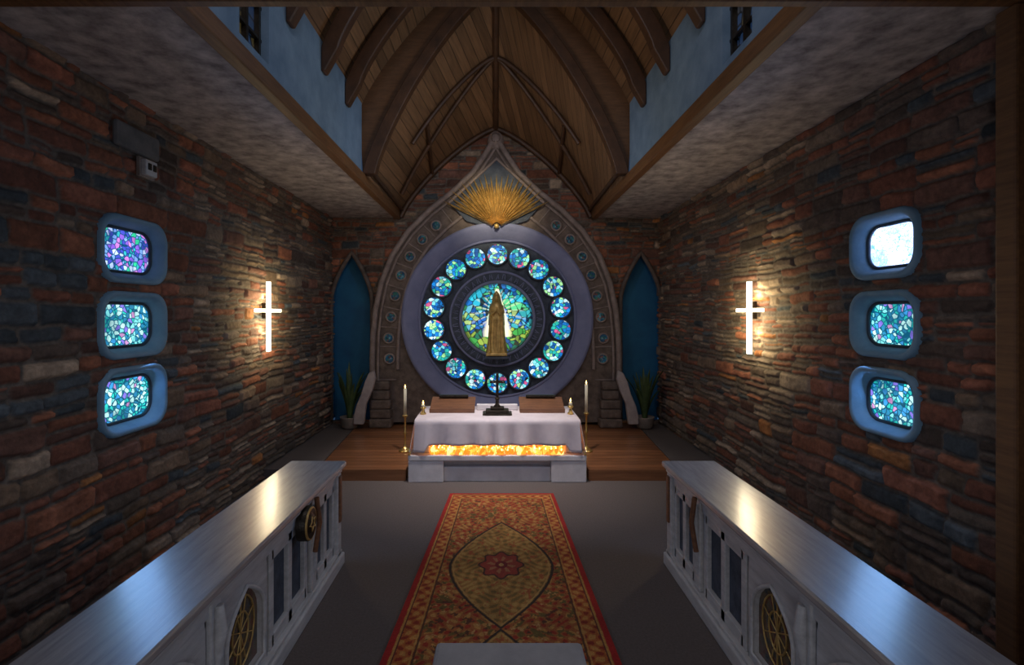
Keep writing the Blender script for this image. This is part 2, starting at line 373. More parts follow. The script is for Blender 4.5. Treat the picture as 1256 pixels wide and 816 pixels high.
def sidewin(idx,c,s,mat):
    g=E("window_%d"%idx)
    def P(pts,x): return [(s*x,u,v) for u,v in pts]
    secs=[(rr(c[0],c[1],c[2]+.035,c[3]+.035,.17),XW-.0),(rr(c[0],c[1],c[2]+.03,c[3]+.03,.17),XW-.035),(rr(c[0],c[1],c[2]+.015,c[3]+.015,.165),XW-.045),(rr(c[0],c[1],c[2]-.01,c[3]-.01,.15),XW-.035),
          (rr(c[0],c[1],c[2]-.05,c[3]-.05,.13),XW+.05),(rr(c[0],c[1],c[2]-.065,c[3]-.065,.12),XW+.075)]
    v=[];f=[]
    for p,x in secs: v+=P(p,x)
    n=len(secs[0][0])
    for k in range(len(secs)-1):
        for i in range(n): f.append((k*n+i,k*n+(i+1)%n,(k+1)*n+(i+1)%n,(k+1)*n+i))
    fixn(mesh("reveal",v,f,M_reveal,g,True))
    q=rr(c[0],c[1],c[2]-.06,c[3]-.06,.12)
    tube("frame",P(q,XW+.06),.014,M_wframe,g,True)
    mesh("glass",P(rr(c[0],c[1],c[2]-.055,c[3]-.055,.12),XW+.07),[tuple(range(n))],mat,g)
k=3
for i,c in enumerate(WL): sidewin(k,c,-1,[M_mosaicp,M_mosaic,M_mosaic][i]); k+=1
for i,c in enumerate(WR): sidewin(k,c,1,[M_mosaich,M_mosaic,M_mosaic][i]); k+=1

def cross(s,d,z0,z1,zc,hw):
    g=E("wall_cross_light"); x=XW-.09
    def bx(n,y0,y1,a,b,m,x0,x1):
        q0,q1=sorted((s*x0,s*x1)); return box(n,q0,q1,y0,y1,a,b,m,g,.006)
    bx("upright",d-.03,d+.03,z0,z1,M_cross,x-.04,x); bx("arm",d-hw,d+hw,zc-.02,zc+.02,M_cross,x-.038,x)
    bx("bracket",d-.02,d+.02,zc-.1,zc+.1,M_dark,x,XW-.03)
cross(-1,6.32,1.63,2.50,2.14,.34)
cross(1,5.66,1.65,2.46,2.14,.28)
def wbox():
    g=E("emergency_light_box"); y,z=4.18,3.30
    box("housing",-XW+.06,-XW+.11,y-.07,y+.07,z-.065,z+.065,M_white,g,.012)
    for j in (-1,1): box("lens",-XW+.105,-XW+.118,y+j*.03-.02,y+j*.03+.02,z-.02,z+.035,M_dark,g,.005)
    box("base",-XW+.04,-XW+.07,y-.09,y+.09,z-.08,z+.08,M_pot,g,.005)
    box("lintel_stone",-XW+.01,-XW+.06,y-.32,y+.18,z+.10,z+.30,M_block,g,.03)
wbox()

# ---------------------------------------------------------------- stone surround & rose window
KF=8.85; kk=KF/F
def fx(x,y,dy=0): return ((x-608)*kk,KF+dy,CAMZ+(385-y)*kk)
g=E("stone_arch_surround")
half=[(457,518),(457,440),(458,410),(461,380),(468,347),(481,314),(501,284),(527,258),(556,235),(580,212),(595,190),(608,168)]
def dens(h,n=10):
    o=[]
    for a,b in zip(h[:-1],h[1:]): 
        for t in range(n): o.append((a[0]+(b[0]-a[0])*t/n,a[1]+(b[1]-a[1])*t/n))
    o.append(h[-1]); return o
H1=dens(half,6); OUT=H1+[(1216-x,y) for x,y in H1[::-1][1:]]
CX,CY=610,391; R0=116
def ringplate(name,outer,cx,cy,r,y0,y1,mat,par):
    n=len(outer); v=[]
    for x,y in outer: v.append(fx(x,y,y0))
    for x,y in outer:
        a=math.atan2(y-cy,x-cx); v.append(fx(cx+r*math.cos(a),cy+r*math.sin(a),y0))
    v+=[(p[0],p[1]+y1-y0,p[2]) for p in v]
    f=[]
    for i in range(n):
        j=(i+1)%n; f+=[(i,j,n+j,n+i),(i,2*n+i,2*n+j,j),(n+i,n+j,3*n+j,3*n+i)]
    return fixn(mesh(name,v,f,mat,par))
base=[(457+(759-457)*t/24,518) for t in range(1,24)][::-1]
ringplate("wall_plate",OUT+base,CX,CY,R0,0,.20,M_carved,g)
def inset(h,k,stopx=None):
    o=[]
    for i,(x,y) in enumerate(h):
        a=h[max(0,i-1)]; b=h[min(len(h)-1,i+1)]; tx,ty=b[0]-a[0],b[1]-a[1]; L=math.hypot(tx,ty)
        o.append((x-ty/L*k,y+tx/L*k))
    return [p for p in o if p[0]<=608]
def both(h): return h+[(1216-x,y) for x,y in h[::-1]]
H1b=[p for p in H1 if p[1]<512]
tube("outer_moulding",[fx(x,y,-.02) for x,y in both(H1b)],.05,M_mould,g)
tube("outer_bead",[fx(x,y,-.03) for x,y in both(inset(H1b,7))],.022,M_mould,g)
I2=[(x,y) for x,y in inset(H1,31) if y<455]
tube("inner_moulding",[fx(x,y,-.02) for x,y in both(I2)],.03,M_mould,g)
med=[(478,440),(477,415),(480,389),(485,363),(492,338),(503,315),(518,294),(535,277)]
for (x,y) in med+[(1217-a,b) for a,b in med]:
    c=fx(x,y)
    lathe("medallion",[(.10,0),(.10,-.03),(.075,-.045),(.07,-.02)],c[0],c[1],c[2],M_mould,g,24,axis='Y')
    lathe("medallion_face",[(.07,-.022),(.068,-.03),(.0,-.035)],c[0],c[1],c[2],M_medal,g,24,axis='Y')
for i in range(4,len(H1)-18,5):
    x,y=H1[i]; a=H1[i-1]; b=H1[i+1]; tx,ty=b[0]-a[0],b[1]-a[1]; L=math.hypot(tx,ty)
    for m in (0,1):
        p=(x-ty/L*8,y+tx/L*8); q=(x-ty/L*29,y+tx/L*29)
        if m: p=(1216-p[0],p[1]); q=(1216-q[0],q[1])
        tube("voussoir_joint",[fx(*p,-.005),fx(*q,-.005)],.012,M_mould,g)
def flat(name,pts,dy,th,mat,par):
    n=len(pts); v=[fx(x,y,dy) for x,y in pts]+[fx(x,y,dy+th) for x,y in pts]
    f=[tuple(range(n)),tuple(range(n,2*n))]+[(i,(i+1)%n,n+(i+1)%n,n+i) for i in range(n)]
    return fixn(mesh(name,v,f,mat,par))
bevel(flat("gable_panel",[(609,197),(551,249),(572,272),(609,282),(646,272),(667,249)],-.06,.06,M_slate,g),.01)
tube("gable_trim",[fx(551,250,-.07),fx(609,196,-.07),fx(667,250,-.07)],.03,M_mould,g)
c=fx(608,172); lathe("finial",[(.02,-.17),(.10,-.14),(.15,-.02),(.13,.08),(.09,.13),(.04,.17),(.0,.18)],c[0],KF+.05,c[2],M_mould,g,20)
lathe("finial_face",[(.07,-.10),(.085,-.15),(.06,-.16),(.05,-.14),(0,-.15)],c[0],KF+.07,c[2]+.02,M_carved,g,20,axis='Y')
for sg in (-1,1):
    for j in range(5):
        w=.30-.02*j+.03*random.random(); z0=PZ+j*.16+.002
        box("pier_stone",sg*1.98-w/1.6,sg*1.98+w/1.6,KF-.22+.015*j,KF+.02,z0,z0+.155,M_carved,g,.03)
    A=[(464,452),(466,462),(462,476),(455,492),(452,516),(440,516),(440,507),(443,494),(449,480),(453,466),(458,455)]
    if sg>0: A=[(1217-x,y) for x,y in A]
    bevel(flat("volute",A,-.34,.10,M_marble,g),.02,3)
sb=E("sunburst_ornament"); parts=[]
O=(609,281)
for i,a in enumerate(np.linspace(-63,63,41)):
    r=[63,52,60,48][i%4]*(1+.10*abs(a)/63); ar=math.radians(a)
    wv=1.35; dx,dy=math.sin(ar),-math.cos(ar); nx,ny=-dy,dx
    b0=(O[0]+dx*6,O[1]+dy*6); m=(O[0]+dx*r*.8,O[1]+dy*r*.8); t=(O[0]+dx*r*1.06,O[1]+dy*r*1.06)
    dp=-.10-.045*(i%2)
    v=[fx(b0[0]-nx*.5,b0[1]-ny*.5,dp),fx(b0[0]+nx*.5,b0[1]+ny*.5,dp),fx(m[0]+nx*wv,m[1]+ny*wv,dp),fx(t[0],t[1],dp),fx(m[0]-nx*wv,m[1]-ny*wv,dp),fx(m[0],m[1],dp-.035),fx(b0[0],b0[1],dp-.03)]
    f=[(0,6,5,4),(6,1,2,5),(5,2,3),(4,5,3),(0,4,3,2,1)]
    parts.append(fixn(mesh("ray",v,f,M_gold)))
parts.append(sphere("hub",fx(609,279,-.13),.045,M_gold))
jb=join(parts,"rays",sb); box("mount",-.03+.014,.03+.014,KF-.12,KF-.06,3.62,3.72,M_dark,sb)
rz=E("rose_window"); c=fx(CX,CY)
def ring(name,prof,mat,n=96):
    v=[];f=[]
    for r,dy in prof:
        for i in range(n):
            t=2*math.pi*i/n; v.append((c[0]+r*kk*math.cos(t),c[1]+dy,c[2]+r*kk*math.sin(t)))
    for k in range(len(prof)-1):
        for i in range(n): f.append((k*n+i,k*n+(i+1)%n,(k+1)*n+(i+1)%n,(k+1)*n+i))
    return fixn(mesh(name,v,f,mat,rz,True))
ring("outer_ring",[(118,0),(117,-.07),(113,-.08),(110,-.05),(99,.0),(97,.05)],M_lav)
ring("roundel_field",[(97.5,.06),(60,.06)],M_slate)
ring("field_bead",[(98,.05),(97,.015),(95,.02),(94.5,.06)],M_lav)
ring("inscribed_ring",[(60,.07),(59,-.02),(57,-.04),(46,-.03),(44,-.0),(42.5,.09)],M_slate)
ring("ring_bead",[(59,-.03),(58,-.06),(56.5,-.05),(56,-.03)],M_lav); ring("ring_bead_in",[(47,-.025),(46,-.06),(44,-.05),(43.5,.0)],M_lav)
for i in range(40):
    t=2*math.pi*i/40; r=51.5; ps=[]
    for (da,dr) in ((-.035,-3),(-.02,3),(.0,-1 if i%3 else 3),(.02,3 if i%2 else -3),(.035,-3)):
        ps.append((c[0]+(r+dr)*kk*math.cos(t+da),c[1]-.038,c[2]+(r+dr)*kk*math.sin(t+da)))
    tube("letter",ps,.007,M_lav,rz,res=1)
for i in range(18):
    t=math.radians(90+20*i); X,Z=c[0]+79*kk*math.cos(t),c[2]+79*kk*math.sin(t)
    lathe("roundel_frame",[(.205,.06),(.20,.0),(.178,-.01),(.172,.04)],X,KF,Z,M_slate,rz,28,axis='Y')
    n=28; mesh("roundel_glass",[(X+.172*math.cos(2*math.pi*j/n),KF-.001,Z+.172*math.sin(2*math.pi*j/n)) for j in range(n)],[tuple(range(n))],M_round,rz)
nr,na=70,360; rr_=np.linspace(0,43*kk,nr); aa=np.linspace(0,2*np.pi,na,endpoint=False); RR,AA=np.meshgrid(rr_,aa,indexing='ij')
X=RR*np.cos(AA); Z=RR*np.sin(AA); rs=np.random.RandomState(4)
ncell=260; cp=(rs.rand(ncell,2)-.5)*1.3; D2=((X[...,None]-cp[:,0])**2+(Z[...,None]-cp[:,1])**2); so=np.argsort(D2,-1)[...,:2]
d1=np.sqrt(np.take_along_axis(D2,so[...,:1],-1))[...,0]; d2=np.sqrt(np.take_along_axis(D2,so[...,1:2],-1))[...,0]; ci=so[...,0]
cc=np.zeros((ncell,3))
for i in range(ncell):
    x,z=cp[i]; q=rs.rand(); r=math.hypot(x,z)/.61
    if z<-.2+.05*q: cc[i]=[(.01,.2,.10),(.05,.4,.06),(.01,.12,.4),(.3,.45,.05)][rs.randint(4)]
    elif z>.15 and r>.35: cc[i]=[(.01,.15,.5),(.02,.42,.55),(.1,.6,.25),(.03,.5,.7)][rs.randint(4)]
    else: cc[i]=[(.02,.35,.8),(.01,.15,.6),(.15,.6,.8),(.4,.6,.2),(.04,.45,.5)][rs.randint(5)]
C=cc[ci]*(.6+.8*rs.rand(ncell)[ci])[...,None]
ray0=np.arctan2(Z-.12,X); r0=np.hypot(X,Z-.12)
rayk=(np.sin(ray0*20)>.55)&(Z>-.12)&(r0>.08)&(RR<.5); fade=np.clip(1.1-r0/.6,0.2,1)[rayk][:,None]
C[rayk]=C[rayk]*(1-.7*fade)+np.array((1.0,.95,.6))*.7*fade
fl=np.clip((1.0-np.abs(X)/(.03+.24*np.clip((.52-Z)/.75,0,1)))*3,0,1)*((Z<.52)&(Z>-.32)); C=C*(1-fl[...,None])+np.array((1.4,1.25,.8))*fl[...,None]
lead=((d2-d1)<.010)&(fl<.3); C[lead]*=.08
edge=RR>.585; C[edge]=C[edge]*.5
V=np.stack([c[0]+X,np.full_like(X,KF+.04),c[2]+Z],-1).reshape(-1,3); idx=np.arange(nr*na).reshape(nr,na)
q=np.stack([idx[:-1],idx[1:],np.roll(idx[1:],-1,1),np.roll(idx[:-1],-1,1)],-1).reshape(-1,4)
o=mesh("centre_glass",V.tolist(),q.tolist(),None,rz)
colattr(o.data,C.reshape(-1,3)); tg=NT("centre_stained_glass"); at=tg.n('ShaderNodeAttribute'); at.attribute_name="Col"; tg.set(Base_Color=(.02,.02,.03),Emission_Color=at.outputs['Color'],Emission_Strength=1.1,Roughness=.2); o.data.materials.append(tg.m)

def figure(name,x,y,z,h,mat):
    g=E(name); s=h
    prof=[(.165,0),(.17,.01),(.155,.08),(.14,.2),(.13,.35),(.122,.5),(.118,.6),(.116,.68),(.11,.74),(.095,.79),(.065,.825),(.045,.84)]
    parts=[lathe("robe",[(r*s,k*s) for r,k in prof],x,y,z,mat,None,48,1,.75,.09,9)]
    parts.append(lathe("veil",[(r*s,k*s) for r,k in [(.135,.45),(.128,.6),(.112,.72),(.088,.80),(.074,.86),(.066,.91),(.045,.965),(.018,1.0),(.0,1.02)]],x,y+.035*s,z,mat,None,32,1,.7,.04,7))
    parts.append(sphere("head",(x,y-.03*s,z+.895*s),.048*s,mat,None,(.85,.95,1.2)))
    parts.append(sphere("nose",(x,y-.076*s,z+.892*s),.009*s,mat,None,(.8,1,1.6)))
    parts.append(sphere("chin",(x,y-.062*s,z+.855*s),.015*s,mat))
    for q in (-1,1):
        parts.append(tube("arm",[(x+q*.085*s,y,z+.77*s),(x+q*.105*s,y-.04*s,z+.66*s),(x+q*.06*s,y-.095*s,z+.63*s),(x+q*.012*s,y-.115*s,z+.68*s)],.027*s,mat,None,radii=[1,1.1,1,.55]))
        parts.append(tube("hand",[(x+q*.01*s,y-.115*s,z+.67*s),(x+q*.008*s,y-.12*s,z+.71*s),(x+q*.004*s,y-.12*s,z+.75*s)],.013*s,mat,None,radii=[1,1,.5]))
        for k in range(4): parts.append(tube("fold",[(x+q*(.018+.027*k)*s,y-(.095-.012*k)*s,z+.55*s),(x+q*(.026+.03*k)*s,y-(.125-.015*k)*s,z+.02*s)],.009*s,mat,None))
    o=join(parts,"figure",g)
    for p in o.data.polygons: p.use_smooth=True
    box("plinth",x-.17*s,x+.17*s,y-.15*s,y+.13*s,z-.04*s,z+.005,mat,g,.01)
    return g
p=fx(609,432); figure("golden_madonna_statue",p[0],KF-.20,p[2],1.05,M_gold)
box("bracket",p[0]-.2,p[0]+.2,KF-.34,KF-.05,p[2]-.10,p[2]-.045,M_slate,bpy.data.objects["golden_madonna_statue"],.02)

def plant(x,y,sd):
    r=random.Random(sd); g=E("potted_agave"); parts=[]
    lathe("pot",[(.10,0),(.13,.03),(.16,.18),(.17,.2),(.15,.2),(.14,.17),(0,.17)],x,y,PZ,M_pot,g,24)
    for i in range(19):
        a=2*math.pi*i/19+r.random()*.3; sp=r.uniform(.10,.30); h=r.uniform(.6,1.0); v=[];n=8
        for k in range(n+1):
            t=k/n; rad=.03+sp*t**1.6; zz=PZ+.16+h*t-(.12*t**3 if sp>.2 else 0); w=.040*(1-t)**.6*(.6+t*.9)+.001
            cx,cy=x+rad*math.cos(a),y+rad*.8*math.sin(a); nx,ny=-math.sin(a),math.cos(a)
            v+=[(cx-nx*w,cy-ny*w,zz),(cx+math.cos(a)*.012,cy+math.sin(a)*.012,zz-.008),(cx+nx*w,cy+ny*w,zz)]
        f=[]
        for k in range(n): f+=[(3*k,3*k+1,3*k+4,3*k+3),(3*k+1,3*k+2,3*k+5,3*k+4)]
        parts.append(mesh("leaf",v,f,M_leaf,None,True))
    join(parts,"leaves",g)
plant(-2.50,8.66,1); plant(2.55,8.66,2)

# ---------------------------------------------------------------- altar
al=E("altar"); y0=6.27; ax=.02
box("plinth_top",ax-1.11,ax+1.11,y0,7.15,.27,.34,M_altar,al,.012)
box("end_block_l",ax-1.11,ax-.67,y0+.01,7.15,0,.27,M_altar,al,.012)
box("end_block_r",ax+.67,ax+1.11,y0+.01,7.15,0,.27,M_altar,al,.012)
box("centre_step",ax-.67,ax+.67,y0+.05,7.0,0,.18,M_altar,al,.012)
box("centre_panel",ax-.67,ax+.67,y0+.14,7.0,.18,.27,M_altar,al,.008)
box("leg_l",ax-1.0,ax-.86,y0+.12,7.1,.34,.72,M_altar,al,.01); box("leg_r",ax+.86,ax+1.0,y0+.12,7.1,.34,.72,M_altar,al,.01)
box("slot_back",ax-.86,ax+.86,y0+.5,y0+.55,.34,.72,M_altar,al)
box("mensa",ax-1.0,ax+1.0,y0+.08,7.2,.70,.76,M_altar,al,.01)
nx=150; path=[(7.22,.775),(6.8,.777),(6.45,.776),(y0+.06,.775),(y0+.03,.765),(y0+.02,.745)]
hang=[(0,.745-.03*k) for k in range(1,11)]
v=[];f=[];rows=len(path)+len(hang)
for r_ in range(rows):
    for i in range(nx+1):
        X=-1.03+2.06*i/nx
        if r_<len(path): yy,zz=path[r_]
        else:
            t=(r_-len(path)+1)/len(hang); zb=.465 if abs(X)<.84 else .465-.09*min(1,(abs(X)-.84)/.05)
            zz=.745+(zb-.745)*t; yy=y0+.02-.025*t*math.sin(X*21+1.5*math.sin(X*5))*(1 if abs(X)<.9 else .6)-.015*t; 
        v.append((ax+X*(1+.02*max(0,r_-len(path))/len(hang)),yy,zz))
for r_ in range(rows-1):
    for i in range(nx): a_=r_*(nx+1)+i; f.append((a_,a_+1,a_+nx+2,a_+nx+1))
o=mesh("cloth",v,f,M_cloth,al,True)
m=o.modifiers.new("s",'SOLIDIFY'); m.thickness=.006
for sg in (-1,1):
    v=[];f=[];R=12;Cn=40
    for j in range(R+1):
        t=j/R
        for i in range(Cn+1):
            Y=y0+.03+(7.2-y0-.03)*i/Cn
            v.append((ax+sg*(1.03+.06*t+.02*t*math.sin(Y*24)),Y-.02*t*(1 if i==0 else 0),.775-.42*t))
    for j in range(R):
        for i in range(Cn): a_=j*(Cn+1)+i; f.append((a_,a_+1,a_+Cn+2,a_+Cn+1))
    o=mesh("cloth_side",v,f,M_cloth,al,True); m=o.modifiers.new("s",'SOLIDIFY'); m.thickness=.006
    tube("tassel",[(ax+sg*1.07,y0-.0,.40),(ax+sg*1.085,y0-.0,.37),(ax+sg*1.09,y0,.345)],.012,M_brass,al,radii=[.5,1,1.3])
r=random.Random(5); parts=[]; X=-.82
while X<.82:
    for row in range(3):
        rad=r.uniform(.024,.034); hh=r.uniform(.05,.085); xx=X+ax+r.uniform(-.012,.012); yy=y0+.06+row*.11+r.uniform(-.015,.015)
        parts.append(lathe("cup",[(rad*.8,0),(rad,.01),(rad*1.05,hh),(rad*.9,hh),(rad*.85,hh*.6),(0,hh*.6)],xx,yy,.341,M_cup,None,12))
        if r.random()<.7: parts.append(lathe("fl",[(.002,0),(.009,.012),(.005,.028),(0,.04)],xx,yy,.341+hh*.75,M_flame,None,8))
    X+=.068
vc=join(parts,"votive_candles")
for p in vc.data.polygons: p.use_smooth=True
TZ=.784
cr=E("altar_crucifix"); cy=6.62
for (w,z0,z1) in ((.19,TZ,.81),(.15,.81,.85),(.09,.85,.885)): box("base",ax-w,ax+w,cy-w*.55,cy+w*.55,z0,z1,M_dark,cr,.008)
lathe("stem",[(.05,.88),(.025,.92),(.02,.97),(.035,.99),(.02,1.01)],ax,cy,0,M_dark,cr,16)
box("upright",ax-.018,ax+.018,cy-.012,cy+.012,1.0,1.32,M_dark,cr,.004); box("arm",ax-.10,ax+.10,cy-.012,cy+.012,1.19,1.225,M_dark,cr,.004)
tube("corpus",[(ax,cy-.02,1.23),(ax,cy-.025,1.15),(ax+.008,cy-.028,1.1),(ax,cy-.022,1.03)],.014,M_dark,cr,radii=[1,1.3,1,.6])
tube("corpus_arms",[(ax-.085,cy-.018,1.213),(ax,cy-.025,1.19),(ax+.085,cy-.018,1.213)],.007,M_dark,cr); sphere("corpus_head",(ax+.004,cy-.03,1.24),.015,M_dark,cr)
for sg in (-1,1):
    g=E("wooden_missal_stand"); x0=ax+sg*.60
    v=[(x0-.30,6.72,.80),(x0+.30,6.72,.80),(x0+.30,7.05,.92),(x0-.30,7.05,.92)]; v+=[(a,b,c_+.025) for a,b,c_ in v]
    bevel(fixn(mesh("slope",v,[(0,1,2,3),(4,5,6,7),(0,1,5,4),(1,2,6,5),(2,3,7,6),(3,0,4,7)],M_brownw,g)),.006)
    box("back",x0-.28,x0+.28,7.03,7.06,TZ,.93,M_brownw,g,.005); box("lip",x0-.30,x0+.30,6.70,6.725,TZ,.84,M_brownw,g,.005)
    box("book",x0-.2,x0+.2,6.98,7.05,.945,.975,M_dark,g,.004)
    for q in (-1,1): box("foot",x0+q*.24-.015,x0+q*.24+.015,6.74,7.04,TZ,.81,M_brownw,g)
box("altar_card",ax-.28,ax+.28,6.9,6.98,TZ,.86,M_altar,al,.01)
def candle(name,x,y,z,h,bs):
    g=E(name)
    hb=h*.55
    lathe("stick",[(bs,0),(bs,.015),(bs*.7,.03),(bs*.3,.06),(.014,.09),(.014,hb*.45),(.028,hb*.5),(.014,hb*.55),(.014,hb-.04),(.038,hb-.015),(.038,hb),(.014,hb)],x,y,z,M_brass,g,20)
    lathe("candle",[(.022,hb),(.022,h-.045),(.004,h-.04)],x,y,z,M_wax,g,14)
    lathe("flame",[(.003,0),(.011,.015),(.007,.035),(0,.055)],x,y,z+h-.04,M_flame,g,10)
candle("tall_candlestick",-1.29,7.2,PZ,.94,.09); candle("tall_candlestick",1.29,7.2,PZ,1.0,.09)
candle("small_candlestick",-.95,6.62,TZ,.17,.04); candle("small_candlestick",.98,6.62,TZ,.2,.04)

# ---------------------------------------------------------------- rug
nu,nv=320,620; D0,D1=2.55,5.87
t=np.linspace(0,1,nv); s=np.linspace(-1,1,nu); S,T=np.meshgrid(s,t,indexing='ij'); Dd=D0+(D1-D0)*T
hw=.60+.12*np.clip((5.87-Dd)/2.82,0,1.2); cx=.07-.04*np.clip((5.87-Dd)/2.82,0,1.2); Xm=S*.65; X=cx+S*hw
edge=np.minimum((1-np.abs(S))*.65,np.minimum(Dd-D0,D1-Dd))
fl1=fbm(Xm*16+5,Dd*14,70,4); fl2=fbm(Xm*30,Dd*26,80,3); 
wx=np.abs(Xm)+.02*fbm(Xm*8,Dd*8,61); wd=Dd+.03*fbm(Xm*7,Dd*7,62)
mot=np.sin(wx*58+2.2*np.sin(wd*21))*np.sin(wd*52+1.8*np.sin(wx*25))+.5*(fl2-.45)
C=np.zeros(X.shape+(3,)); C[:]=(.42,.13,.035)
def put(m,c): C[m]=np.array(c)
put(mot>.35,(.55,.27,.07)); put(mot<-.5,(.38,.04,.016)); put((fl1>.56)&(mot>0),(.18,.12,.03)); put(fl2>.66,(.6,.33,.12)); put(fl2<.26,(.13,.045,.02))
b1=(edge<.17); put(b1,(.48,.13,.03)); mb=np.sin(Dd*60+2*fl1)*np.sin(Xm*60+np.sin(Dd*30)+2*fl2); put(b1&(mb>.25),(.6,.28,.07)); put(b1&(mb<-.45),(.30,.035,.015))
for e0,w,c_ in ((.17,.006,(.12,.05,.02)),(.158,.005,(.55,.28,.07)),(.05,.006,(.55,.28,.07)),(.06,.005,(.12,.03,.02))): put(np.abs(edge-e0)<w,c_)
put(edge<.038,(.42,.02,.016))
def medal(dc,hl,hx):
    q=np.abs(Dd-dc)/hl; w=(1-np.clip(q,0,1)**1.7)*hx; ins=w-np.abs(Xm-0); inside=(ins>0)&(q<1)
    put(inside,(.40,.20,.05)); put(inside&(mot>.3),(.5,.29,.08)); put(inside&(mot<-.45),(.22,.13,.035)); put(inside&(fl2>.60),(.42,.11,.035))
    put(inside&(ins<.022),(.05,.03,.02)); put(inside&(ins>.03)&(ins<.04),(.55,.30,.09))
    a=np.arctan2((Dd-dc)*.8,Xm); r=np.hypot((Dd-dc)*.8,Xm); rr2=.16*(1+.12*np.cos(8*a))
    put(inside&(r<rr2),(.33,.05,.03)); put(inside&(np.abs(r-rr2)<.009),(.08,.03,.02)); put(inside&(r<rr2*.7)&(np.cos(8*a+20*r)>.2),(.42,.18,.08)); put(inside&(r<.05),(.2,.02,.02)); put(inside&(r<.02),(.5,.3,.1))
medal(4.2,.86,.42); medal(2.55,.80,.36)
C*=(.65+.6*fbm(Xm*5,Dd*5,90,3))[...,None]
Zr=.014+.0015*fl2; V=np.stack([X,Dd,Zr],-1).reshape(-1,3); idx=np.arange(nu*nv).reshape(nu,nv)
q=np.stack([idx[:-1,:-1],idx[1:,:-1],idx[1:,1:],idx[:-1,1:]],-1).reshape(-1,4)
me=bpy.data.meshes.new("persian_rug"); me.from_pydata(V.tolist(),[],q.tolist()); me.update(); colattr(me,C.reshape(-1,3)); me.materials.append(vcol("rug_wool",.95,240,.5,sc=90,lo=.6))
rg=E("persian_rug"); link(bpy.data.objects.new("pile",me),rg)
poly("backing",[(cx[0,0]-hw[0,0],D0),(cx[0,0]+hw[0,0],D0),(.67,D1),(-.53,D1)],0.001,.0135,simple("rug_edge",(.2,.02,.015),(.35,.03,.02),.9),rg)

